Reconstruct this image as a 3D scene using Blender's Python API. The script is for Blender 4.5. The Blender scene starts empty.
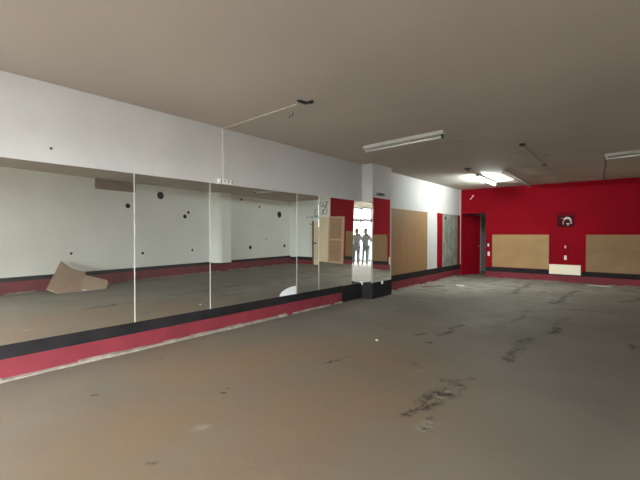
import bpy, bmesh, math, random
import numpy as np
from mathutils import Vector, Matrix
random.seed(7); rng = np.random.default_rng(7)
S = bpy.context.scene
COL = S.collection
PI = math.pi

# ------------------------------------------------------------------ camera
CAMX, CAMH = 4.8073, 1.45
YAW, PITCH, ROLL, FPX = 0.6854, -0.0141, 0.0011, 382.07
fwd = Vector((-math.sin(YAW)*math.cos(PITCH), math.cos(YAW)*math.cos(PITCH), math.sin(PITCH)))
rgt = Vector((math.cos(YAW), math.sin(YAW), 0)); upv = rgt.cross(fwd)
r2 = math.cos(ROLL)*rgt + math.sin(ROLL)*upv; u2 = -math.sin(ROLL)*rgt + math.cos(ROLL)*upv
cam = bpy.data.cameras.new('camera'); camo = bpy.data.objects.new('camera', cam); COL.objects.link(camo)
M = Matrix((r2, u2, -fwd)).transposed().to_4x4(); M.translation = Vector((CAMX, 0, CAMH)); camo.matrix_world = M
cam.sensor_width = 36; cam.lens = FPX*36/640; cam.clip_start = 0.03; cam.clip_end = 200
S.camera = camo

# ------------------------------------------------------------------ daylight, exposure
SKY, TUBE = 60.0, 430.0
w = bpy.data.worlds.new('sky'); S.world = w; w.use_nodes = True
bg = w.node_tree.nodes['Background']; bg.inputs[0].default_value = (0.95, 0.97, 1.0, 1); bg.inputs[1].default_value = SKY
S.view_settings.view_transform = 'Standard'; S.view_settings.look = 'None'
S.view_settings.exposure = 0.0; S.view_settings.gamma = 1; S.view_settings.use_curve_mapping = False
S.cycles.max_bounces = 14; S.cycles.diffuse_bounces = 7; S.cycles.glossy_bounces = 6
S.cycles.sample_clamp_indirect = 4; S.cycles.blur_glossy = 0.5
pl = bpy.data.lights.new('window_portal', 'AREA'); pl.shape = 'RECTANGLE'; pl.size = 3.5; pl.size_y = 2.9; pl.cycles.is_portal = True
po = bpy.data.objects.new('window_portal', pl); COL.objects.link(po); po.location = (6.75, -2.4, 1.5); po.rotation_euler = (PI/2, 0, PI/2)
pl2 = pl.copy(); pl2.size = 3.2; po2 = bpy.data.objects.new('window_portal', pl2); COL.objects.link(po2); po2.location = (2.4, -4.5, 1.5); po2.rotation_euler = (PI/2, 0, 0)

# ------------------------------------------------------------------ materials
def mat(name, col, rough=0.7, metal=0.0, spec=0.4, noise=None, bump=0.0, nscale=4.0, emis=None):
    m = bpy.data.materials.new(name); m.use_nodes = True; nt = m.node_tree; b = nt.nodes['Principled BSDF']
    b.inputs['Base Color'].default_value = (*col, 1); b.inputs['Roughness'].default_value = rough
    b.inputs['Metallic'].default_value = metal; b.inputs['Specular IOR Level'].default_value = spec
    if emis: b.inputs['Emission Color'].default_value = (*emis[0], 1); b.inputs['Emission Strength'].default_value = emis[1]
    if noise or bump:
        tc = nt.nodes.new('ShaderNodeTexCoord'); n = nt.nodes.new('ShaderNodeTexNoise'); n.inputs['Scale'].default_value = nscale
        n.inputs['Detail'].default_value = 6; n.inputs['Roughness'].default_value = 0.6
        nt.links.new(tc.outputs['Object'], n.inputs['Vector'])
        if noise:
            r = nt.nodes.new('ShaderNodeValToRGB'); r.color_ramp.elements[0].position = 0.35; r.color_ramp.elements[1].position = 0.68
            r.color_ramp.elements[0].color = (*noise, 1); r.color_ramp.elements[1].color = (*col, 1)
            nt.links.new(n.outputs['Fac'], r.inputs[0]); nt.links.new(r.outputs[0], b.inputs['Base Color'])
        if bump:
            bp = nt.nodes.new('ShaderNodeBump'); bp.inputs['Strength'].default_value = bump; bp.inputs['Distance'].default_value = 0.02
            nt.links.new(n.outputs['Fac'], bp.inputs['Height']); nt.links.new(bp.outputs[0], b.inputs['Normal'])
    return m

MT = {}
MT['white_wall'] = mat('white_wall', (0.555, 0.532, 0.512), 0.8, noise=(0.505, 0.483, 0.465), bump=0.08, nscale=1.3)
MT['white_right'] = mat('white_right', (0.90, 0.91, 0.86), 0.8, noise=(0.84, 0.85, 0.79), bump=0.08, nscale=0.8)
MT['red_wall'] = mat('red_wall', (0.225, 0.003, 0.009), 0.75, noise=(0.195, 0.0025, 0.008), nscale=0.8, spec=0.06)
MT['red_band'] = mat('red_band', (0.20, 0.025, 0.036), 0.7, noise=(0.145, 0.018, 0.026), nscale=2.5, spec=0.3)
MT['black_band'] = mat('black_band', (0.011, 0.010, 0.011), 0.75, noise=(0.019, 0.017, 0.018), nscale=3, spec=0.15)
MT['mortar'] = mat('mortar', (0.34, 0.295, 0.25), 0.9, noise=(0.18, 0.155, 0.13), nscale=9, bump=0.4)
MT['white_paint'] = mat('white_paint', (0.78, 0.77, 0.73), 0.45)
MT['dirty_white'] = mat('dirty_white', (0.62, 0.60, 0.55), 0.5, noise=(0.52, 0.50, 0.45), nscale=12)
MT['old_white'] = mat('old_white', (0.50, 0.45, 0.40), 0.6, noise=(0.40, 0.36, 0.32), nscale=12)
MT['cream'] = mat('cream', (0.93, 0.83, 0.64), 0.6)
MT['dark'] = mat('dark', (0.012, 0.011, 0.010), 0.8)
MT['dark_metal'] = mat('dark_metal', (0.05, 0.048, 0.045), 0.5, metal=0.4)
MT['grey_plaster'] = mat('grey_plaster', (0.27, 0.275, 0.235), 0.9, noise=(0.14, 0.145, 0.12), nscale=3.2, bump=0.4)
MT['cardboard'] = mat('cardboard', (0.36, 0.25, 0.175), 0.85, noise=(0.31, 0.21, 0.145), nscale=5)
MT['cardboard_lit'] = mat('cardboard_lit', (0.42, 0.31, 0.225), 0.85, noise=(0.37, 0.27, 0.195), nscale=5)  # lighter copy of cardboard; shading of the fold put into the colour
MT['brown_board'] = mat('brown_board', (0.33, 0.25, 0.19), 0.8, noise=(0.27, 0.20, 0.15), nscale=3)
MT['cream_door'] = mat('cream_door', (0.84, 0.70, 0.48), 0.55, noise=(0.74, 0.61, 0.41), nscale=2)
MT['brown_door'] = mat('brown_door', (0.40, 0.24, 0.15), 0.5, noise=(0.32, 0.19, 0.12), nscale=3)
MT['door_frame'] = mat('door_frame', (0.55, 0.38, 0.24), 0.5)
MT['dark_wood'] = mat('dark_wood', (0.12, 0.055, 0.045), 0.6)
MT['paper'] = mat('paper', (0.85, 0.85, 0.86), 0.7)
MT['tube_off'] = mat('tube_off', (0.80, 0.80, 0.76), 0.25)
MT['tube_on'] = mat('tube_on', (0.9, 0.95, 0.9), 0.3, emis=((0.88, 1.0, 0.96), TUBE))
MT['maroon'] = mat('maroon', (0.05, 0.004, 0.008), 0.8, spec=0.1)
MT['grey_metal'] = mat('grey_metal', (0.35, 0.36, 0.37), 0.4, metal=0.6)
MT['pavement'] = mat('pavement', (0.45, 0.45, 0.44), 0.8, noise=(0.38, 0.38, 0.37), nscale=2)
MT['skin'] = mat('skin', (0.55, 0.36, 0.27), 0.6)
MT['hair'] = mat('hair', (0.035, 0.024, 0.018), 0.6)
MT['jacket'] = mat('jacket', (0.42, 0.47, 0.52), 0.8)
MT['trousers'] = mat('trousers', (0.28, 0.33, 0.40), 0.85)
MT['shoe'] = mat('shoe', (0.6, 0.6, 0.6), 0.6)
MT['phone'] = mat('phone', (0.02, 0.02, 0.025), 0.3)

# wooden boards with long vertical grain
def wood(name, a, b_, scale=(9, 9, 0.5)):
    m = mat(name, a, 0.6); nt = m.node_tree; b = nt.nodes['Principled BSDF']
    tc = nt.nodes.new('ShaderNodeTexCoord'); mp = nt.nodes.new('ShaderNodeMapping'); mp.inputs['Scale'].default_value = scale
    n = nt.nodes.new('ShaderNodeTexNoise'); n.inputs['Scale'].default_value = 1.6; n.inputs['Detail'].default_value = 5
    r = nt.nodes.new('ShaderNodeValToRGB'); r.color_ramp.elements[0].position = 0.3; r.color_ramp.elements[1].position = 0.7
    r.color_ramp.elements[0].color = (*b_, 1); r.color_ramp.elements[1].color = (*a, 1)
    nt.links.new(tc.outputs['Object'], mp.inputs[0]); nt.links.new(mp.outputs[0], n.inputs['Vector'])
    nt.links.new(n.outputs['Fac'], r.inputs[0]); nt.links.new(r.outputs[0], b.inputs['Base Color'])
    return m
MT['plywood'] = wood('plywood', (0.29, 0.163, 0.075), (0.23, 0.125, 0.056))
MT['hardboard'] = wood('hardboard', (0.36, 0.215, 0.088), (0.30, 0.178, 0.072), (1.2, 1.2, 1.6))
MT['hardboard_shaded'] = wood('hardboard_shaded', (0.235, 0.138, 0.058), (0.19, 0.11, 0.044), (1.2, 1.2, 1.6))  # same hardboard, darkened to stand for light falloff along the red wall

# mirror: silvered glass with a thin film of dust
def mirror_mat(name, tint, dust):
    m = bpy.data.materials.new(name); m.use_nodes = True; nt = m.node_tree
    out = nt.nodes['Material Output']; nt.nodes.remove(nt.nodes['Principled BSDF'])
    g = nt.nodes.new('ShaderNodeBsdfGlossy'); g.inputs['Color'].default_value = (*tint, 1); g.inputs['Roughness'].default_value = 0.0
    d = nt.nodes.new('ShaderNodeBsdfDiffuse'); d.inputs['Color'].default_value = (0.7, 0.7, 0.66, 1)
    mx = nt.nodes.new('ShaderNodeMixShader'); mx.inputs[0].default_value = dust
    nt.links.new(g.outputs[0], mx.inputs[1]); nt.links.new(d.outputs[0], mx.inputs[2]); nt.links.new(mx.outputs[0], out.inputs[0])
    return m
MT['mirror'] = mirror_mat('mirror', (0.96, 0.965, 0.94), 0.025)
def glass_mat():
    m = bpy.data.materials.new('window_glass'); m.use_nodes = True; nt = m.node_tree
    out = nt.nodes['Material Output']; nt.nodes.remove(nt.nodes['Principled BSDF'])
    t = nt.nodes.new('ShaderNodeBsdfTransparent'); t.inputs['Color'].default_value = (0.95, 0.97, 0.96, 1)
    g = nt.nodes.new('ShaderNodeBsdfGlossy'); g.inputs['Roughness'].default_value = 0.0
    f0 = nt.nodes.new('ShaderNodeLayerWeight'); f0.inputs[0].default_value = 0.15; f = nt.nodes.new('ShaderNodeMath'); f.operation = 'MULTIPLY'; f.inputs[1].default_value = 0.3; nt.links.new(f0.outputs['Facing'], f.inputs[0])
    mx = nt.nodes.new('ShaderNodeMixShader'); nt.links.new(f.outputs[0], mx.inputs[0])
    nt.links.new(t.outputs[0], mx.inputs[1]); nt.links.new(g.outputs[0], mx.inputs[2]); nt.links.new(mx.outputs[0], out.inputs[0])
    return m
MT['glass'] = glass_mat()

# surfaces whose wear and some painted lamp light were laid out point by point: attribute a = dark dirt, b = second tone
def worn_mat(name, c0, c1, dirt, tone, rough, bump, nscale, spec=0.5, pale=(0.6, 0.6, 0.55)):
    m = bpy.data.materials.new(name); m.use_nodes = True; nt = m.node_tree; b = nt.nodes['Principled BSDF']; L = nt.links.new
    b.inputs['Roughness'].default_value = rough; b.inputs['Specular IOR Level'].default_value = spec
    tc = nt.nodes.new('ShaderNodeTexCoord')
    def nz(s, d=6, r=0.6):
        n = nt.nodes.new('ShaderNodeTexNoise'); n.inputs['Scale'].default_value = s; n.inputs['Detail'].default_value = d; n.inputs['Roughness'].default_value = r
        L(tc.outputs['Object'], n.inputs['Vector']); return n.outputs['Fac']
    def ramp(f, lo, hi, ca, cb):
        r = nt.nodes.new('ShaderNodeValToRGB'); r.color_ramp.elements[0].position = lo; r.color_ramp.elements[1].position = hi
        r.color_ramp.elements[0].color = (*ca, 1); r.color_ramp.elements[1].color = (*cb, 1); L(f, r.inputs[0]); return r.outputs[0]
    def attr(n):
        a = nt.nodes.new('ShaderNodeAttribute'); a.attribute_name = n; return a.outputs['Fac']
    def mth(op, x, y):
        n = nt.nodes.new('ShaderNodeMath'); n.operation = op; n.use_clamp = True
        for i, v in enumerate((x, y)):
            if isinstance(v, float): n.inputs[i].default_value = v
            else: L(v, n.inputs[i])
        return n.outputs[0]
    def mix(f, a, c):
        n = nt.nodes.new('ShaderNodeMix'); n.data_type = 'RGBA'; L(f, n.inputs['Factor'])
        for k, v in ((6, a), (7, c)):
            if isinstance(v, tuple): n.inputs[k].default_value = (*v, 1)
            else: L(v, n.inputs[k])
        return n.outputs[2]
    base = mix(ramp(nz(nscale*4, 8, 0.7), 0.45, 0.7, (0,)*3, (0.45,)*3), ramp(nz(nscale), 0.36, 0.66, c1, c0), c1)
    base = mix(mth('MULTIPLY', attr('tone'), ramp(nz(1.1, 4), 0.25, 0.6, (0.35,)*3, (1,)*3)), base, tone)
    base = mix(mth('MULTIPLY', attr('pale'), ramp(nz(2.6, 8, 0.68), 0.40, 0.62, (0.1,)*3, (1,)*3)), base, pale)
    nd = nz(9.0, 10, 0.78)
    dm = mth('MULTIPLY', mth('SUBTRACT', mth('MULTIPLY', mth('ADD', attr('dirt'), 0.0), ramp(nd, 0.44, 0.58, (0.0,)*3, (1,)*3)), 0.06), 1.7)
    base = mix(dm, base, dirt)
    L(base, b.inputs['Base Color'])
    bp = nt.nodes.new('ShaderNodeBump'); bp.inputs['Strength'].default_value = bump; bp.inputs['Distance'].default_value = 0.01
    L(nd, bp.inputs['Height']); L(bp.outputs[0], b.inputs['Normal'])
    return m
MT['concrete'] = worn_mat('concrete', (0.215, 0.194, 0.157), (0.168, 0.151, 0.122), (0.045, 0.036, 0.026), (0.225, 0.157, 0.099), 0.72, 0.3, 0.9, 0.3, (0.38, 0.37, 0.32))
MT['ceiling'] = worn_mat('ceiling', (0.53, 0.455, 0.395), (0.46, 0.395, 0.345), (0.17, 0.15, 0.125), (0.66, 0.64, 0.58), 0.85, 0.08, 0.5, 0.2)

# ------------------------------------------------------------------ builders
def box(bm, x0, y0, z0, x1, y1, z1, rot=None, bev=0.0):
    r = bmesh.ops.create_cube(bm, size=1)
    vs = r['verts']
    for v in vs:
        v.co = Vector(((x0+x1)/2 + v.co.x*(x1-x0), (y0+y1)/2 + v.co.y*(y1-y0), (z0+z1)/2 + v.co.z*(z1-z0)))
    if bev:
        es = list({e for v in vs for e in v.link_edges}); bmesh.ops.bevel(bm, geom=es, offset=bev, segments=2, affect='EDGES')
    return bm
def tube(bm, pts, rad, seg=8):
    pts = [Vector(p) for p in pts]; rings = []
    for i, p in enumerate(pts):
        d = (pts[min(i+1, len(pts)-1)] - pts[max(i-1, 0)]).normalized()
        a = d.cross(Vector((0, 0, 1)) if abs(d.z) < 0.9 else Vector((1, 0, 0))).normalized(); c = d.cross(a)
        r = rad[i] if isinstance(rad, (list, tuple)) else rad
        rings.append([bm.verts.new(p + r*(math.cos(2*PI*k/seg)*a + math.sin(2*PI*k/seg)*c)) for k in range(seg)])
    for a, c in zip(rings, rings[1:]):
        for k in range(seg): bm.faces.new((a[k], a[(k+1) % seg], c[(k+1) % seg], c[k]))
    bm.faces.new(rings[0][::-1]); bm.faces.new(rings[-1])
    return bm
def prism(bm, poly, off):
    a = [bm.verts.new(Vector(p)) for p in poly]; o = Vector(off); b = [bm.verts.new(Vector(p)+o) for p in poly]; n = len(a)
    bm.faces.new(a); bm.faces.new(b[::-1])
    for i in range(n): bm.faces.new((a[(i+1) % n], a[i], b[i], b[(i+1) % n]))
    return bm
def disc(bm, c, n, r, depth, seg=20, sq=1.0):
    n = Vector(n).normalized(); a = n.cross(Vector((0, 0, 1))) if abs(n.z) < 0.9 else Vector((1, 0, 0)); a.normalize(); b = n.cross(a)
    poly = [Vector(c) + r*(math.cos(2*PI*k/seg)*a*sq + math.sin(2*PI*k/seg)*b) for k in range(seg)]
    return prism(bm, poly, n*depth)
def obj(name, bm, m, parent=None, loc=None, smooth=False):
    bmesh.ops.recalc_face_normals(bm, faces=bm.faces)
    me = bpy.data.meshes.new(name); bm.to_mesh(me); bm.free()
    me.materials.append(MT[m] if isinstance(m, str) else m)
    if smooth: me.polygons.foreach_set('use_smooth', [True]*len(me.polygons))
    o = bpy.data.objects.new(name, me); COL.objects.link(o)
    if parent: o.parent = parent
    if loc: o.location = loc
    return o
def B(): return bmesh.new()
def bx(*a, **k): return box(B(), *a, **k)
def tag(o, label, cat, group=None):
    o['label'] = label; o['category'] = cat
    if group: o['group'] = group
    return o
def thing(name, label, cat, loc=(0, 0, 0), rotz=0, group=None):
    o = bpy.data.objects.new(name, None); COL.objects.link(o); o.location = loc; o.rotation_euler = (0, 0, rotz); o.empty_display_size = 0.1
    return tag(o, label, cat, group)
def struct(name, bm, m, parent=None, loc=None):
    o = obj(name, bm, m, parent, loc)
    o['kind'] = 'structure'
    return o
def vnoise(x, y, s, seed):
    g = np.random.default_rng(seed).random((64, 64)); x = x*s % 63; y = y*s % 63
    i = x.astype(int); j = y.astype(int); u = x-i; v = y-j; u = u*u*(3-2*u); v = v*v*(3-2*v); i2 = (i+1) % 64; j2 = (j+1) % 64
    return (g[i, j]*(1-u)+g[i2, j]*u)*(1-v)+(g[i, j2]*(1-u)+g[i2, j2]*u)*v
def sheet(name, m, x0, x1, y0, y1, z, step, dirt, tone, thick, flip, pale=()):
    nx = int((x1-x0)/step)+1; ny = int((y1-y0)/step)+1
    X, Y = np.meshgrid(np.linspace(x0, x1, nx), np.linspace(y0, y1, ny), indexing='ij'); X = X.ravel(); Y = Y.ravel()
    def field(bl):
        a = np.zeros_like(X)
        wx = X + 0.12*(vnoise(X+20, Y+20, 3, 3)-0.5); wy = Y + 0.12*(vnoise(X+20, Y+20, 3, 4)-0.5)
        for (ax, ay, bx_, by_, wd, s) in bl:      # soft capsule from a to b
            dx, dy = bx_-ax, by_-ay; t = np.clip(((wx-ax)*dx+(wy-ay)*dy)/(dx*dx+dy*dy+1e-9), 0, 1)
            d = np.hypot(wx-ax-t*dx, wy-ay-t*dy); a = np.maximum(a, s*np.clip(1.3-d/wd, 0, 1))
        return a
    V = np.stack([X, Y, np.full_like(X, z)], 1)
    idx = np.arange(nx*ny).reshape(nx, ny)
    F = np.stack([idx[:-1, :-1], idx[1:, :-1], idx[1:, 1:], idx[:-1, 1:]], -1).reshape(-1, 4)
    n0 = len(V); cs = np.array([[x0, y0, z], [x1, y0, z], [x1, y1, z], [x0, y1, z]]); 
    if flip: F = F[:, ::-1]
    me = bpy.data.meshes.new(name); me.vertices.add(n0); me.vertices.foreach_set('co', V.ravel())
    me.loops.add(F.size); me.loops.foreach_set('vertex_index', F.ravel()); me.polygons.add(len(F))
    me.polygons.foreach_set('loop_start', np.arange(0, F.size, 4)); me.update(); me.validate()
    at = me.attributes.new('dirt', 'FLOAT', 'POINT'); at.data.foreach_set('value', field(dirt).astype(np.float32))
    at = me.attributes.new('tone', 'FLOAT', 'POINT'); at.data.foreach_set('value', field(tone).astype(np.float32))
    at = me.attributes.new('pale', 'FLOAT', 'POINT'); at.data.foreach_set('value', field(pale).astype(np.float32))
    me.materials.append(MT[m]); o = bpy.data.objects.new(name, me); COL.objects.link(o); o['kind'] = 'structure'
    return o

# ------------------------------------------------------------------ the room
D, HC, YN = 13.85, 3.057, -4.4
def rwx(y): return 6.5134 + 0.1408*y
XR = rwx(D)
RN = Vector((-1, 0.1408, 0)).normalized(); RD = Vector((0.1408, 1, 0)).normalized()
floor_dirt = [(3.40, 2.79, 3.43, 3.05, 0.050, 0.90), (3.45, 3.09, 3.51, 3.41, 0.130, 1.00), (3.51, 3.41, 3.50, 3.67, 0.080, 0.70), (3.61, 2.62, 3.61, 2.86, 0.050, 0.70), (3.35, 3.65, 3.55, 3.94, 0.060, 0.50),
  (2.67, 5.29, 2.67, 5.74, 0.050, 0.90), (2.63, 5.86, 2.69, 6.17, 0.055, 1.00), (2.42, 5.16, 2.45, 5.33, 0.050, 0.90), (2.62, 4.92, 2.70, 4.93, 0.050, 0.90), (3.68, 4.81, 3.68, 5.32, 0.070, 1.00),
  (3.67, 5.37, 3.71, 6.01, 0.080, 0.80), (3.86, 6.49, 3.89, 6.99, 0.090, 0.90), (3.88, 7.07, 3.95, 7.89, 0.070, 0.50), (3.52, 9.27, 3.62, 10.53, 0.080, 1.00), (3.62, 10.53, 3.73, 11.85, 0.080, 0.90),
  (3.28, 6.94, 3.28, 7.65, 0.050, 0.60), (3.24, 7.84, 3.26, 8.63, 0.050, 0.50), (2.56, 10.23, 2.49, 11.54, 0.070, 0.90), (2.49, 11.54, 2.48, 12.93, 0.080, 0.90), (2.11, 8.41, 2.08, 9.06, 0.050, 0.40),
  (3.63, 8.80, 4.35, 8.88, 0.050, 0.60), (4.35, 8.88, 4.93, 8.79, 0.050, 0.60), (4.71, 10.57, 4.96, 11.45, 0.120, 0.70), (4.84, 6.50, 4.90, 6.27, 0.100, 0.70), (1.36, 6.41, 1.36, 6.66, 0.050, 0.70),
  (1.39, 8.32, 1.44, 8.54, 0.080, 0.70), (1.30, 7.58, 1.34, 7.78, 0.060, 0.60), (0.26, 9.95, 0.52, 10.43, 0.060, 0.70), (1.37, 12.00, 1.46, 13.43, 0.060, 0.70), (2.43, 9.54, 2.46, 10.57, 0.050, 0.50),
  (2.83, 4.07, 2.99, 3.94, 0.050, 0.40), (2.13, 3.36, 2.23, 3.76, 0.025, 0.80), (0.60, 2.23, 0.60, 2.28, 0.030, 0.70), (1.01, 1.36, 1.03, 1.37, 0.020, 1.00), (1.83, 2.11, 1.84, 2.12, 0.020, 1.00),
  (1.93, 2.11, 1.95, 2.12, 0.020, 1.00), (2.43, 1.19, 2.44, 1.20, 0.018, 1.00), (1.88, 2.22, 1.88, 2.24, 0.020, 0.90), (1.91, 5.11, 1.92, 5.28, 0.030, 0.50), (3.25, 13.57, 3.52, 14.12, 0.060, 0.80),
  (3.01, 10.21, 3.07, 11.30, 0.050, 0.50)]
floor_tone = [(2.3, 1.3, 2.6, 2.6, 1.5, 1.0), (1.2, 2.4, 2.2, 3.6, 1.2, 1.0), (3.4, 1.8, 3.1, 3.2, 1.0, 0.6), (2.6, 3.5, 2.2, 5.5, .9, .35), (0.9, 1.0, 0.7, 2.6, 0.6, 0.5)]
sheet('floor', 'concrete', -0.02, XR+0.4, YN, D+2.2, 0.0, 0.045, floor_dirt, floor_tone, 0, False, [(0.7, 9.6, 2.2, 13.2, 1.1, .8), (2.2, 11.5, 5.2, 13.2, 1.0, .6), (2.9, 6.5, 3.4, 10.0, .7, .35), (3.50, 3.29, 3.52, 3.53, 0.050, 0.60), (2.25, 1.64, 2.26, 1.70, 0.030, 0.80), (3.59, 2.64, 3.60, 2.75, 0.050, 0.70), (3.04, 3.74, 3.08, 3.78, 0.040, 0.60), (0.3, 8.5, 0.4, 13, .3, .8)])  # pale far blobs: floor dust, and the tube's light put into the colour
ceil_dirt = [(2.0, 6.5, 2.6, 6.7, .08, .35), (1.2, 8.6, 1.6, 8.7, .06, .4), (3.0, 8.2, 3.4, 8.9, .1, .35), (2.9, 10.2, 3.3, 11.2, .1, .45)]
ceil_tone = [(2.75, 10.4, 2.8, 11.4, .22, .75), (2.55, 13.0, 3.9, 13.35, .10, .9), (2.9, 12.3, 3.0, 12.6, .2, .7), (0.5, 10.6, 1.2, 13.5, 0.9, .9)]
sheet('ceiling', 'ceiling', -0.02, XR+0.4, YN, D+2.2, HC, 0.08, ceil_dirt, ceil_tone, 0, True)

ZB = 0.3557
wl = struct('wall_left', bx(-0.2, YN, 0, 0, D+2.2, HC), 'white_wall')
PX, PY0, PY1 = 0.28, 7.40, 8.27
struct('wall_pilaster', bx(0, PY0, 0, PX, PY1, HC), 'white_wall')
# back wall: red, opening for the door, white at its far right end
bm = B(); box(bm, 0, D, 2.2, 0.88, D+0.15, HC); box(bm, 0, D, 0, 0.1, D+0.15, 2.2); box(bm, 0.88, D, 0, 6.0, D+0.15, HC)
struct('wall_back', bm, 'red_wall')
struct('wall_back_end', bx(6.0, D, 0, XR+0.4, D+0.15, HC), 'white_right')
# slanted right wall
Y2 = 1.0
bm = B(); prism(bm, [(rwx(Y2), Y2, 0), (rwx(D+0.2), D+0.2, 0), (rwx(D+0.2)+0.2, D+0.2, 0), (rwx(Y2)+0.2, Y2, 0)], (0, 0, HC))
WY0, WY1, WXX = -4.1, -0.7, rwx(Y2)      # shop window in the right wall, behind the camera
box(bm, WXX, WY1, 0, WXX+0.2, Y2, HC); box(bm, WXX, YN-0.15, 0, WXX+0.2, WY0, HC); box(bm, WXX, WY0, 2.92, WXX+0.2, WY1, HC)
wr = struct('wall_right', bm, 'white_right')
# the round-nosed column against it
bm = B(); c0 = Vector((rwx(9.15), 9.15, 0)); poly = []
for k in range(13):
    t = PI*k/12; poly.append(c0 + RD*(-0.45*math.cos(t)) + RN*(0.36*min(1, 1.25*math.sin(t))))
prism(bm, [p + Vector((0, 0, 0.36)) for p in poly], (0, 0, HC-0.36)); struct('wall_column', bm, 'white_right')
EX0, EX1 = 0.8, 4.0                       # unseen glazed front entrance, added to light the right wall
bm = B(); box(bm, -0.2, YN-0.15, 0, EX0, YN, HC); box(bm, EX1, YN-0.15, 0, WXX+0.2, YN, HC); box(bm, EX0, YN-0.15, 2.30, EX1, YN, HC)
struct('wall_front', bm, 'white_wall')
win2 = bpy.data.objects.new('fill_window', None); COL.objects.link(win2); win2['kind'] = 'structure'
bm = B()
for x in (EX0+.03, (EX0+EX1)/2, EX1-.03): box(bm, x-0.03, YN-0.12, 0, x+0.03, YN-0.04, 2.92)
for z in (0.04, 2.24, 2.89): box(bm, EX0, YN-0.12, z-0.04, EX1, YN-0.04, z+0.04)
struct('window_frame', bm, 'grey_metal', win2)
struct('window_pane', bx(EX0, YN-0.085, 0.05, EX1, YN-0.075, 2.9), 'glass', win2)
struct('ground_front', bx(-25, -40, -0.15, WXX+0.2, YN-0.15, -0.02), 'pavement')
win = bpy.data.objects.new('window_1', None); COL.objects.link(win); win['kind'] = 'structure'
bm = B()
nb = 4
for i in range(nb+1):
    y = WY0 + (WY1-WY0)*i/nb; box(bm, WXX+0.04, y-0.03, 0, WXX+0.12, y+0.03, 2.92)
for z, hh in ((0.04, .04), (2.24, .07), (2.89, .03)): box(bm, WXX+0.04, WY0, z-hh, WXX+0.12, WY1, z+hh)
struct('window_frame', bm, 'grey_metal', win)
struct('window_pane', bx(WXX+0.075, WY0, 0.05, WXX+0.085, WY1, 2.9), 'glass', win)
struct('ground_outside', bx(WXX+0.2, -40, -0.15, 40, 30, -0.02), 'pavement')

# painted skirting bands
def bands(name, poly_pts, zr, zb, blackonly=False, th=0.012):
    """poly_pts: two wall points a,b and an outward normal"""
    a, b, n = (Vector(v) for v in poly_pts); root = None
    q = [a, b, b + n*th, a + n*th]
    if blackonly:
        return struct(name, prism(B(), q, (0, 0, zb)), 'black_band')
    root = struct(name, prism(B(), [p + Vector((0, 0, zr)) for p in q], (0, 0, zb-zr)), 'black_band')
    struct('red_band', prism(B(), q, (0, 0, zr)), 'red_band', root)
    return root
bands('baseboard_left', ((0, YN, 0), (0, 6.60, 0), (1, 0, 0)), 0.2151, ZB)
bm = B(); box(bm, 0, 6.60, 0, 0.014, PY0, ZB-0.005); box(bm, 0, PY0-0.014, 0, PX, PY0, ZB); box(bm, PX, PY0-0.014, 0, PX+0.014, PY1, ZB+0.01)
struct('baseboard_pilaster', bm, 'black_band')
bands('baseboard_left_far', ((0, PY1, 0), (0, D, 0), (1, 0, 0)), 0.225, 0.395)
bands('baseboard_back', ((0.88, D, 0), (XR, D, 0), (0, -1, 0)), 0.20, 0.35)
bands('baseboard_right', ((rwx(Y2), Y2, 0), (rwx(D), D, 0), tuple(RN)), 0.30, 0.405)
# crumbling mortar left along the foot of the left wall
def crumbs(name, a, b, n, seed, hgt, dep, cover):
    r = random.Random(seed); bm = B(); a = Vector(a); b = Vector(b); n = Vector(n); L = (b-a).length; d = (b-a)/L; t = 0.0
    while t < L:
        seg = r.uniform(0.12, 0.35)
        if r.random() < cover(t/L):
            h = hgt*r.uniform(0.6, 1.1); dp = dep*r.uniform(0.6, 1.2)
            p = a + d*t; q = a + d*min(t+seg, L)
            prof = lambda o, k: [o, o + n*dp*k, o + n*dp*0.7*k + Vector((0, 0, h*0.6*k)), o + Vector((0, 0, h*k))]
            A = [bm.verts.new(v) for v in prof(p, r.uniform(0.7, 1))]; C = [bm.verts.new(v) for v in prof(q, r.uniform(0.7, 1))]
            for i in range(4): bm.faces.new((A[i], A[(i+1) % 4], C[(i+1) % 4], C[i]))
            bm.faces.new(A[::-1]); bm.faces.new(C)
        t += seg
    return struct(name, bm, 'mortar')
crumbs('trim_1', (0.012, 0.2, 0), (0.012, 6.6, 0), (1, 0, 0), 1, 0.045, 0.06, lambda u: 1.0 if u < 0.6 else 0.8)
crumbs('trim_2', (0.012, 8.4, 0), (0.012, 13.4, 0), (1, 0, 0), 2, 0.03, 0.09, lambda u: 0.6)
crumbs('trim_3', (rwx(Y2)-0.015, Y2, 0), (rwx(D-.2)-0.015, D-.2, 0), tuple(RN), 3, 0.04, 0.07, lambda u: 0.9 if u < 0.45 else 0.5)
crumbs('trim_4', (1.0, D-0.012, 0), (5.9, D-0.012, 0), (0, -1, 0), 4, 0.02, 0.05, lambda u: 0.4)

# holes knocked in the right wall and the ceiling
for (y, z, r) in ((5.38, 2.33, .075), (6.52, 2.75, .125), (7.5, 2.09, .075), (7.65, 2.24, .055), (10.37, 2.92, .05), (11.52, 2.68, .05), (12.97, 2.41, .15),
                  (10.92, .89, .085), (13.36, .90, .08), (3.76, .93, .035), (5.87, .85, .045), (7.82, .88, .045), (12.0, 1.25, .03), (9.72, 2.22, .06)):
    h = struct('hole', disc(B(), Vector((rwx(y), y, z)) - RN*0.03, RN, r, 0.033), 'dark', wr)

# room beyond the door
bm = B(); box(bm, -0.1, D+2.1, 0, 3.0, D+2.2, HC); box(bm, 2.2, D+0.15, 0, 2.3, D+2.1, HC)
struct('wall_beyond', bm, 'white_wall')

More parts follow.
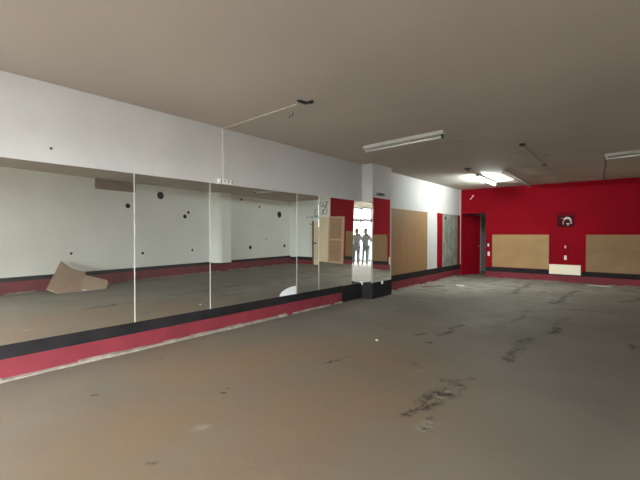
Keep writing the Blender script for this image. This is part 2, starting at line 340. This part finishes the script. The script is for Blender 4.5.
# ------------------------------------------------------------------ mirrors
def mirror(label, size_y, size_z, loc, tilt=0.0, yaw=0.0, seam=None, group=None):
    """panel standing in local YZ, front towards +X, foot at the origin; tilt>0 leans the top into the room"""
    t = thing('wall_mirror', label, 'mirror', loc, 0, group); t.rotation_euler = (0, tilt, yaw)
    obj('mirror_glass', bx(-0.005, 0, 0, 0.0, size_y-0.004, size_z), 'mirror', t)
    if seam: obj('edge_strip', bx(-0.006, size_y-0.007, 0.0, 0.002, size_y+seam, size_z), 'dirty_white', t)
    return t
MH = 2.206-ZB
GP = 'mirror panels along the left wall'
mirror('tall wall mirror at the left picture edge reflecting the fallen cardboard', 2.22-0.30, MH, (0.012, 0.30, ZB), seam=0.004, group=GP)
mirror('wall mirror second from the left reflecting a large round wall hole near its top', 3.32-2.22, MH, (0.012, 2.22, ZB), seam=0.004, group=GP)
mirror('widest wall mirror reflecting the white column, white paper at its bottom right corner', 5.19-3.32, MH, (0.012, 3.32, ZB), seam=0.004, group=GP)
mirror('narrow wall mirror strip reflecting the left half of the cream door', 5.83-5.19, MH, (0.012, 5.19, ZB), tilt=0.002, seam=0.004, group=GP)
mirror('wall mirror ending in the pilaster corner, reflecting the brown panelled door', PY0-5.83-0.006, MH, (0.012, 5.83, ZB), tilt=0.015, group=GP)
DEL, YF, TN = -0.011, -0.012, -0.010
m6 = mirror('narrow mirror on the side of the pilaster reflecting bright window and person', PX, 2.206-ZB-0.01, (0.0, PY0-0.036, ZB), tilt=TN, yaw=-PI/2+DEL)
mirror('mirror on the front of the pilaster reflecting red wall above a brown board', PY1-PY0-0.10, 2.285-ZB-0.01, (PX+0.012, PY0, ZB+0.012), yaw=YF)
for y, z, x, lb in ((PY0-0.03, ZB-0.02, 0.03, 'small white mirror clip at the foot of the inner pilaster corner'), (7.79, ZB-0.02, PX+0.028, 'small white mirror clip under the mirror on the pilaster front')):
    c = thing('mirror_clip', lb, 'clip', (x, y, z), 0, 'mirror clips'); obj('clip_body', bx(-0.012, -0.022, -0.03, 0.014, 0.022, 0.035, bev=0.004), 'white_paint', c)
    obj('screw', disc(B(), (0.014, 0, -0.012), (1, 0, 0), 0.006, 0.003, 8), 'grey_metal', c)
# paper scrap stuck to the mirror
bm = B(); poly = [(0.016, 5.165, ZB+0.003), (0.016, 5.165, ZB+0.15)]
for k in range(1, 9): t = PI/2*k/8; poly.append((0.016, 5.165-0.42*math.sin(t), ZB+0.003+0.147*math.cos(t)))
prism(bm, poly[:1]+poly[1:], (0.002, 0, 0)); tag(obj('paper_scrap', bm, 'paper'), 'white rounded paper scrap stuck in the bottom corner of a mirror', 'paper')

# ------------------------------------------------------------------ boards on the left wall
pb = thing('plywood_board', 'tall plywood board on the left wall beyond the pilaster', 'board', (0.0, 8.62, 0.395))
obj('board', bx(0.002, 0, 0, 0.016, 10.98-8.62, 2.13-0.395), 'plywood', pb)
pp = thing('bare_panel', 'bare grey plaster panel between red strips beside the red corner door', 'panel', (0.001, 11.76, 0.395))
obj('plaster', bx(0.0, 0.40, 0, 0.010, 1.80, 1.745), 'grey_plaster', pp)
obj('red_strip', bx(0.0, 0, 0, 0.016, 0.40, 1.745), 'red_wall', pp); obj('red_strip', bx(0.0, 1.80, 0, 0.016, 2.04, 1.745), 'red_wall', pp)
obj('hole', disc(B(), (0.008, 0.68, 1.60), (1, 0, 0), 0.06, 0.006), 'dark', pp)
struct('trim_5', bx(0, D-0.05, 0.40, 0.03, D, HC), 'white_wall')

# ------------------------------------------------------------------ the red door in the back wall
dr = bpy.data.objects.new('door_1', None); COL.objects.link(dr); dr['kind'] = 'structure'; dr.location = (0.11, D+0.10, 0); dr.rotation_euler = (0, 0, math.radians(64))
lf = obj('door_leaf', bx(0, 0, 0.015, 0.80, 0.04, 2.17), 'red_wall', dr); lf['kind'] = 'structure'
ed = obj('door_edge', bx(0.795, -0.004, 0.02, 0.803, 0.044, 2.165), 'dirty_white', dr); ed['kind'] = 'structure'
bm = B(); tube(bm, [(0.74, 0, 1.03), (0.74, -0.05, 1.03)], 0.009); tube(bm, [(0.74, -0.05, 1.03), (0.64, -0.055, 1.03)], 0.009)
h = obj('door_handle', bm, 'grey_metal', dr); h['kind'] = 'structure'
# what shows through the gap
sh = thing('wall_shelf', 'pale shelf seen through the gap of the red corner door', 'shelf', (1.05, D+1.2, 0))
obj('board', bx(0, 0, 0.95, 1.1, 0.9, 0.99), 'dark_wood', sh); obj('side', bx(0, 0, 0, 0.03, 0.9, 0.95), 'dirty_white', sh)

# cream and brown doors at the far right end, seen in the mirrors
d2 = bpy.data.objects.new('door_2', None); COL.objects.link(d2); d2['kind'] = 'structure'; d2.location = (6.0, D-0.03, 0)
for nm, b_, m in (('door_leaf', bx(0.02, -0.045, 0.01, 0.86, 0.0, 2.05), 'cream_door'), ('door_jamb', bx(0.86, -0.06, 0.0, 0.95, 0.02, 2.06), 'dark_wood')):
    o = obj(nm, b_, m, d2); o['kind'] = 'structure'
for x in (0.70, 0.80):
    o = obj('door_knob', disc(B(), (x, -0.045, 1.02), (0, -1, 0), 0.03, 0.05, 10), 'dark', d2); o['kind'] = 'structure'
d3 = bpy.data.objects.new('door_3', None); COL.objects.link(d3); d3['kind'] = 'structure'; d3.location = (5.17, D-0.03, 0)
bm = B(); box(bm, 0, -0.06, 0, 0.10, 0.02, 2.10); box(bm, 0.78, -0.06, 0, 0.83, 0.02, 2.10); box(bm, 0.10, -0.06, 2.03, 0.78, 0.02, 2.10); box(bm, 0.10, -0.06, 0, 0.78, 0.02, 0.07); box(bm, 0.10, -0.05, 1.02, 0.78, 0.0, 1.10)
o = obj('door_frame', bm, 'door_frame', d3); o['kind'] = 'structure'
o = obj('door_panel', bx(0.10, -0.02, 1.10, 0.78, 0.01, 2.03), 'brown_door', d3); o['kind'] = 'structure'
o = obj('door_panel', bx(0.10, -0.02, 0.07, 0.78, 0.01, 1.02), 'brown_door', d3); o['kind'] = 'structure'
# scrollwork painted above the cream door
bm = B()
def spiral(cx, cz, r0, turns, sgn, ph=0.0):
    pts = []
    for k in range(25):
        t = k/24; a = ph + sgn*turns*2*PI*t; r = r0*(1-0.8*t); pts.append((cx + r*math.cos(a), D-0.004, cz + r*math.sin(a)))
    tube(bm, pts, 0.012, 5)
spiral(7.15, 2.02, 0.30, 0.8, 1, 0.6); spiral(6.75, 2.42, 0.20, 1.1, -1, 2.0); spiral(6.35, 2.35, 0.22, 1.2, 1, 1.0); spiral(6.28, 2.72, 0.16, 1.0, -1, 0.0); spiral(6.55, 2.70, 0.14, 0.9, 1, 3.0)
tube(bm, [(7.0, D-0.004, 2.28), (6.8, D-0.004, 2.27), (6.5, D-0.004, 2.2), (6.3, D-0.004, 2.5), (6.15, D-0.004, 2.8)], 0.012, 5)
struct('scroll_painting', bm, 'dark_metal')

# ------------------------------------------------------------------ on the red wall
def board(label, x0, x1, z0, z1, m):
    t = thing('wall_board', label, 'board', (x0, D-0.002, z0), 0, 'boards on the red wall')
    obj('board', bx(0, -0.014, 0, x1-x0, 0, z1-z0), m, t)
board('tan hardboard panel on the red wall nearest the corner door', 1.10, 2.78, 0.365, 1.455, 'hardboard')
board('tan hardboard panel on the red wall right of the cream heater', 3.74, 5.08, 0.355, 1.455, 'hardboard_shaded')
ht = thing('panel_heater', 'cream flat heater low on red wall between the two boards', 'heater', (2.80, D-0.014, 0.235))
obj('body', bx(0, -0.07, 0, 0.82, -0.01, 0.30, bev=0.008), 'cream', ht); obj('bracket', bx(0.1, -0.01, 0.05, 0.14, 0.0, 0.25), 'dark_metal', ht); obj('bracket', bx(0.68, -0.01, 0.05, 0.72, 0.0, 0.25), 'dark_metal', ht)
pq = thing('wall_plaque', 'dark maroon plaque with white crescent mark high on the red wall', 'plaque', (2.99, D-0.002, 1.69))
obj('plate', bx(0, -0.025, 0, 0.44, 0, 0.35), 'maroon', pq); obj('ledge', bx(-0.02, -0.05, 0.40, 0.48, 0, 0.415), 'maroon', pq)
bm = B(); arc = [(0.27+0.11*math.cos(t), -0.028, 0.19+0.12*math.sin(t)) for t in np.linspace(-0.3, 2.7, 14)] + [(0.27+0.085*math.cos(t), -0.028, 0.155+0.09*math.sin(t)) for t in np.linspace(2.6, 0.0, 12)]
prism(bm, arc, (0, 0.004, 0)); box(bm, 0.25, -0.028, 0.09, 0.33, -0.024, 0.12); box(bm, 0.27, -0.028, 0.05, 0.31, -0.024, 0.075); box(bm, 0.36, -0.028, 0.10, 0.385, -0.024, 0.15)
box(bm, 0.16, -0.028, 0.08, 0.175, -0.024, 0.20); box(bm, 0.12, -0.028, 0.26, 0.14, -0.024, 0.28); obj('mark', bm, 'dirty_white', pq)
for x, z, s, lb, nm, ct in ((0.97, 1.10, 0.05, 'small white light switch on red wall beside the corner door', 'light_switch', 'switch'),
                     (3.215, 1.08, 0.035, 'small white light switch on red wall above the heater', 'light_switch', 'switch'),
                     (0.985, 0.80, 0.07, 'white wall socket on red wall between corner door and tan board', 'wall_socket', 'socket'),
                     (3.22, 0.75, 0.065, 'white wall socket on red wall just above the cream heater', 'wall_socket', 'socket')):
    t = thing(nm, lb, ct, (x, D, z)); obj('plate', bx(-s*.5, -0.012, -s, s*.5, 0, s, bev=0.003), 'white_paint', t)
    obj('rocker' if ct == 'switch' else 'outlet', bx(-s*.25, -0.016, -s*.4, s*.25, -0.012, s*.4), 'dirty_white', t)
wh = thing('wall_hook', 'small white hook high on the red wall above the corner door', 'hook', (0.41, D, 2.75))
bm = B(); tube(bm, [(0.03, -0.01, 0.06), (0.0, -0.03, 0.0), (-0.05, -0.03, -0.06), (-0.04, -0.01, -0.02)], 0.012, 6); obj('hook', bm, 'white_paint', wh); obj('plate', bx(0.01, -0.008, 0.04, 0.06, 0, 0.09), 'white_paint', wh)

# ------------------------------------------------------------------ upper left wall and ceiling fittings
cd = thing('cable_conduit', 'white cable conduit up the left wall and across the ceiling to a hole', 'conduit', (0, 3.56, 2.28))
obj('wall_run', bx(0, -0.013, 0, 0.02, 0.022, HC-2.28), 'dirty_white', cd)
obj('ceiling_run', tube(B(), [(0.0, 0, HC-2.28-0.010), (1.62, -0.10, HC-2.28-0.010)], 0.0115, 6), 'old_white', cd)
sp = thing('socket_strip', 'row of white sockets at the foot of the conduit above the mirrors', 'socket', (0, 3.48, 2.215))
for k in range(4):
    s = obj('socket', bx(0, 0.065*k-0.02, 0, 0.035, 0.065*k+0.030, 0.070, bev=0.004), 'white_paint', sp)
    obj('outlet', bx(0.035, 0.065*k+0.017, 0.022, 0.037, 0.065*k+0.030, 0.06), 'dark_metal', s)
ws = thing('wall_screw', 'single dark screw sticking out of the white wall above the left mirror', 'screw', (0, 1.34, 2.36))
obj('shank', tube(B(), [(0, 0, 0), (0.03, 0.0, 0.0)], 0.006, 6), 'dark_metal', ws); obj('head', disc(B(), (0.03, 0, 0), (1, 0, 0), 0.014, 0.006, 8), 'dark_metal', ws)
hb = thing('wall_bracket', 'dark metal bracket above the mirror on the pilaster front', 'bracket', (PX, 7.56, 2.36))
obj('plate', bx(0, 0, 0, 0.012, 0.30, 0.03), 'dark_metal', hb)
for k in range(3): obj('peg', bx(0.012, 0.02+0.11*k, -0.01, 0.05, 0.07+0.11*k, 0.05), 'dark_metal', hb)

ceil = bpy.data.objects['ceiling']
h = struct('hole', disc(B(), (1.70, 3.47, HC-0.004), (0, 0, 1), 0.10, 0.02, 9, 0.45), 'dark', ceil)
cf = thing('ceiling_flap', 'torn dark scrap hanging at the ceiling hole above the conduit end', 'debris', (1.78, 3.50, HC))
bm = B(); prism(bm, [(-0.06, -0.02, -0.004), (0.0, 0.02, -0.03), (0.05, 0.02, -0.02), (0.05, -0.02, -0.003)], (0, 0.01, 0.004)); obj('scrap', bm, 'dark', cf)
wb = thing('cable_stub', 'pair of bare wire ends poking from the ceiling beside the conduit', 'wire', (1.32, 3.68, HC))
for dx, dy in ((-0.05, 0.01), (0.03, -0.02)):
    obj('wire', tube(B(), [(dx, dy, 0), (dx+0.01, dy, -0.03), (dx-0.035, dy+0.02, -0.045)], 0.007, 6), 'dark_metal', wb)

def batten(label, a, b, lit, width=0.11, zoff=0.0, group='fluorescent battens on the ceiling', tubes=(0.0,), name='fluorescent_light'):
    a = Vector((*a, HC)); b = Vector((*b, HC)); L = (b-a).length; d = (b-a)/L
    t = thing(name, label, 'ceiling light', tuple(a), math.atan2(d.y, d.x), group)
    obj('housing', bx(0, -width/2, -0.055-zoff, L, width/2, -zoff, bev=0.006), 'dirty_white', t)
    for x in (0.03, L-0.03):
        obj('lamp_holder', bx(x-0.014, -0.02, -0.115-zoff, x+0.014, 0.02, -0.055-zoff), 'dirty_white' if x < 1 else 'dark_metal' if not lit else 'dirty_white', t)
    for ty in tubes:
        obj('lamp_tube', tube(B(), [(0.045, ty, -0.095-zoff), (L-0.045, ty, -0.095-zoff)], 0.016, 10), 'tube_on' if lit else 'tube_off', t, smooth=True)
    return t
batten('unlit white fluorescent batten hanging nearest, left of picture centre', (1.02, 5.92), (2.55, 5.78), False)
batten('lit glowing fluorescent batten near the corner door', (1.62, 10.5), (1.57, 12.35), True, width=0.085)
batten('unlit long fluorescent batten next to the lit one, running towards the red wall', (2.35, 10.05), (2.30, 13.45), False, width=0.07)
batten('unlit fluorescent batten at the right picture edge', (4.37, 9.5), (5.9, 9.3), False)
c2 = thing('ceiling_conduit', 'thin conduit on the ceiling running from a dark box to the red wall', 'conduit', (3.29, 7.5, HC))
obj('pipe', tube(B(), [(0, 0, -0.02), (-0.05, 2.5, -0.02), (-0.2, 6.2, -0.02)], 0.015, 6), 'old_white', c2); obj('junction_box', bx(-0.04, -0.05, -0.04, 0.04, 0.03, 0), 'dark_metal', c2)
obj('saddle', bx(-0.09, 2.44, -0.045, -0.01, 2.50, 0), 'dark_metal', c2)
c3 = thing('ceiling_cable', 'dark cable across the ceiling from the right batten to the red wall', 'cable', (4.36, 9.78, HC))
obj('cable', tube(B(), [(0, 0, -0.012), (-0.05, 1.2, -0.012), (-0.14, 2.4, -0.012), (-0.2, 4.0, -0.012)], 0.012, 6), 'dark_metal', c3)
cr = thing('ceiling_rose', 'small dark round ceiling rose near the lit batten', 'fitting', (1.70, 9.45, HC))
obj('base', disc(B(), (0, 0, -0.02), (0, 0, 1), 0.08, 0.02, 14), 'dark_metal', cr); obj('stub', tube(B(), [(0, 0, -0.03), (0.01, 0, -0.06)], 0.02, 8), 'dark', cr)

# ------------------------------------------------------------------ loose things on the floor and right wall
# folded sheet of cardboard leaning at the foot of the right wall
def onwall(y, z, off): return Vector((rwx(y), y, z)) + RN*off
cb = thing('cardboard_sheet', 'brown folded cardboard sheet leaning at the white wall, seen in the left mirror', 'cardboard')
bm = B(); prism(bm, [(6.111, 2.933, 0.116), (5.989, 3.145, -0.006), (6.025, 3.612, -0.030), (6.278, 3.768, 0.156), (6.603, 3.960, 0.397), (6.695, 3.674, 0.503), (6.930, 3.480, 0.715)], (-0.025, 0.0, 0.035)); obj('big_flap', bm, 'cardboard', cb)
bm = B(); prism(bm, [(5.987, 3.611, -0.021), (6.023, 4.203, -0.062), (6.234, 4.369, 0.100), (6.342, 4.405, 0.189), (6.470, 3.906, 0.361), (6.219, 3.725, 0.166)], (-0.006, 0.0, 0.008)); obj('side_flap', bm, 'cardboard_lit', cb)
obj('tape', bx(-0.05, -0.03, 0, 0.05, 0.03, 0.012), 'paper', cb, (5.93, 3.70, 0.035))
bb = thing('ceiling_board', 'brown board fixed high on the white wall under the ceiling', 'board')
bm = B(); prism(bm, [onwall(4.40, 2.76, 0.002), onwall(5.62, 2.76, 0.002), onwall(5.62, HC-.005, 0.002), onwall(4.40, HC-.005, 0.002)], RN*0.02); obj('board', bm, 'brown_board', bb)

def chip(name, label, cat, x, y, sx, sy, sz, m, rz=0.0):
    bm = B(); n = 7; top = []; bot = []
    r = random.Random(int(x*1000+y*77))
    for k in range(n):
        a = 2*PI*k/n; q = r.uniform(0.7, 1.05); bot.append(bm.verts.new((sx*q*math.cos(a), sy*q*math.sin(a), 0))); top.append(bm.verts.new((sx*q*0.75*math.cos(a), sy*q*0.75*math.sin(a), sz*r.uniform(0.7, 1))))
    bm.faces.new(top); bm.faces.new(bot[::-1])
    for k in range(n): bm.faces.new((bot[k], bot[(k+1) % n], top[(k+1) % n], top[k]))
    o = obj(name, bm, m, None, (x, y, 0.0)); o.rotation_euler = (0, 0, rz); return tag(o, label, cat)
chip('plaster_chip', 'tiny white plaster chip alone on bare floor left of picture centre', 'debris', 2.11, 4.53, .022, .02, .015, 'paper')
chip('plaster_chip', 'flat white plaster chip on the floor in front of the red corner door', 'debris', 1.02, 10.9, .16, .12, .03, 'dirty_white')
chip('plaster_chip', 'pale rubble lump at the foot of the left wall under the bare panel', 'debris', 0.32, 12.4, .15, .25, .03, 'mortar')
chip('plaster_chip', 'grey rubble lump by the left wall below the plywood board', 'debris', 0.20, 10.3, .07, .12, .04, 'mortar')
chip('plaster_chip', 'flat pale scrap on the floor below the right hand tan board', 'debris', 4.1, 13.35, .40, .05, .02, 'dirty_white')
st = tag(obj('wood_stick', bx(-0.35, -0.012, 0, 0.35, 0.012, 0.02), 'dark_wood', None, (0.52, 10.25, 0.0)), 'thin dark stick lying on the floor near the plywood board', 'stick'); st.rotation_euler = (0, 0, 0.9)

# ------------------------------------------------------------------ the photographer, seen in the corner mirrors
def skinned(name, m, J, E, parent=None, loc=None, rz=0.0, sub=1):
    ks = list(J); ix = {k: i for i, k in enumerate(ks)}
    me = bpy.data.meshes.new(name); me.from_pydata([J[k][0] for k in ks], [(ix[a], ix[b]) for a, b in E], []); me.materials.append(MT[m])
    o = bpy.data.objects.new(name, me); COL.objects.link(o)
    sk = o.modifiers.new('skin', 'SKIN'); sk.use_smooth_shade = True
    lay = me.skin_vertices[0] if me.skin_vertices else None
    if lay is None:
        bpy.context.view_layer.objects.active = o; lay = me.skin_vertices[0]
    roots = set(); par = {k: k for k in ks}
    def find(k):
        while par[k] != k: k = par[k]
        return k
    for a, b in E: par[find(b)] = find(a)
    for i, k in enumerate(ks):
        r = J[k][1]; lay.data[i].radius = r if isinstance(r, tuple) else (r, r)
        f = find(k); lay.data[i].use_root = f not in roots; roots.add(f)
    sb = o.modifiers.new('smooth', 'SUBSURF'); sb.levels = sub; sb.render_levels = sub + 1
    if parent: o.parent = parent
    if loc: o.location = loc; o.rotation_euler = (0, 0, rz)
    return o
fx, fy = -math.sin(YAW), math.cos(YAW)
BACK = 0.47
J = {'pelvis': ((0, 0, .93), (.13, .10)), 'waist': ((0, .0, 1.08), (.115, .085)), 'chest': ((0, .0, 1.28), (.14, .10)), 'neck0': ((0, 0, 1.42), (.06, .06)), 'neck1': ((0, .01, 1.49), (.052, .055)),
     'head0': ((0, .025, 1.555), (.070, .085)), 'head1': ((0, .015, 1.64), (.070, .085)), 'head2': ((0, .01, 1.685), (.045, .05))}
E = [('pelvis', 'waist'), ('waist', 'chest'), ('chest', 'neck0'), ('neck0', 'neck1'), ('neck1', 'head0'), ('head0', 'head1'), ('head1', 'head2')]
for s, n in ((-1, 'l'), (1, 'r')):
    J.update({n+'sh': ((s*.175, -.01, 1.375), .055), n+'el': ((s*.29, .12, 1.15), .042), n+'wr': ((s*.135, .35, 1.385), (.028, .032)), n+'hand': ((s*.10, .405, 1.42), (.022, .036)),
              n+'hip': ((s*.095, 0, .86), .085), n+'kn': ((s*.105, .02, .48), .058), n+'ca': ((s*.105, -.015, .33), .052), n+'an': ((s*.11, -.02, .09), .036), n+'toe': ((s*.125, .12, .035), (.04, .03)),
              n+'nose': ((s*.0, .0, 0), .01)})
    del J[n+'nose']
    E += [('chest', n+'sh'), (n+'sh', n+'el'), (n+'el', n+'wr'), (n+'wr', n+'hand'), ('pelvis', n+'hip'), (n+'hip', n+'kn'), (n+'kn', n+'ca'), (n+'ca', n+'an'), (n+'an', n+'toe')]
    for i, (z, ln) in enumerate(((1.462, .9), (1.444, 1.0), (1.426, .95), (1.410, .78))):      # four fingers behind the phone edge
        J.update({f'{n}f{i}a': ((s*.098, .41, z-.02), .0095), f'{n}f{i}b': ((s*(.098-.018*ln), .425, z), .0085), f'{n}f{i}c': ((s*(.098-.042*ln), .4295, z+.002), .0075), f'{n}f{i}d': ((s*(.098-.055*ln), .430, z), .0065)})
        E += [(f'{n}f{i}{a}', f'{n}f{i}{b}') for a, b in ('ab', 'bc', 'cd')]
    J.update({n+'ta': ((s*.105, .395, 1.405), .011), n+'tb': ((s*.088, .385, 1.425), .0105), n+'tc': ((s*.068, .40, 1.44), .009), n+'td': ((s*.055, .415, 1.445), .0075)})
    E += [(n+'ta', n+'tb'), (n+'tb', n+'tc'), (n+'tc', n+'td')]
J['nose0'] = ((0, .085, 1.60), .010); J['nose1'] = ((0, .108, 1.578), .014); E.append(('nose0', 'nose1'))
man = skinned('person', 'skin', J, E, None, (CAMX - fx*BACK, -fy*BACK, 0.0), YAW)
tag(man, 'person in grey jacket and jeans holding up a phone, mirrored in the pilaster corner', 'person')
for s in (-1, 1):
    o = obj('eye', disc(B(), (s*.032, .096, 1.612), (0, 1, 0), .012, .006, 10), 'dark', man)
obj('mouth', bx(-.022, .098, 1.538, .022, .104, 1.546), 'dark_wood', man)
skinned('hair', 'hair', {'a': ((0, -.055, 1.46), (.06, .035)), 'b': ((0, -.045, 1.55), (.10, .06)), 'c': ((0, -.03, 1.64), (.10, .09)), 'd': ((0, -.01, 1.71), (.085, .085)), 'e': ((0, -.01, 1.75), (.05, .05))}, [('a', 'b'), ('b', 'c'), ('c', 'd'), ('d', 'e')], man)
JJ = {'hem': ((0, 0, .76), (.25, .17)), 'waist': ((0, 0, 1.08), (.145, .11)), 'chest': ((0, 0, 1.28), (.165, .125)), 'col': ((0, 0, 1.43), (.075, .075))}; EE = [('waist', 'hem'), ('waist', 'chest'), ('chest', 'col')]
for s, n in ((-1, 'l'), (1, 'r')):
    JJ.update({n+'s': ((s*.18, -.01, 1.375), .075), n+'e': ((s*.29, .12, 1.15), .06), n+'w': ((s*.155, .32, 1.36), .042)}); EE += [('chest', n+'s'), (n+'s', n+'e'), (n+'e', n+'w')]
skinned('jacket', 'jacket', JJ, EE, man)
JJ = {'p': ((0, 0, .93), (.17, .13))}; EE = []
for s, n in ((-1, 'l'), (1, 'r')):
    JJ.update({n+'h': ((s*.10, 0, .85), .125), n+'k': ((s*.105, .02, .48), .085), n+'a': ((s*.11, -.02, .07), .058)}); EE += [('p', n+'h'), (n+'h', n+'k'), (n+'k', n+'a')]
skinned('trousers', 'trousers', JJ, EE, man)
for s in (-1, 1):
    skinned('shoe', 'shoe', {'a': ((s*.11, -.05, .045), (.045, .045)), 'b': ((s*.12, .08, .04), (.048, .038)), 'c': ((s*.128, .17, .033), (.038, .03))}, [('a', 'b'), ('b', 'c')], man)
ph = thing('smartphone', 'dark smartphone held up sideways by the photographer', 'phone', (CAMX - fx*.02, -fy*.02, CAMH), YAW)
obj('body', bx(-.075, -.008, -.036, .075, 0, .036, bev=.003), 'phone', ph); obj('screen', bx(-.07, -.0085, -.033, .07, -.008, .033), 'dark', ph)
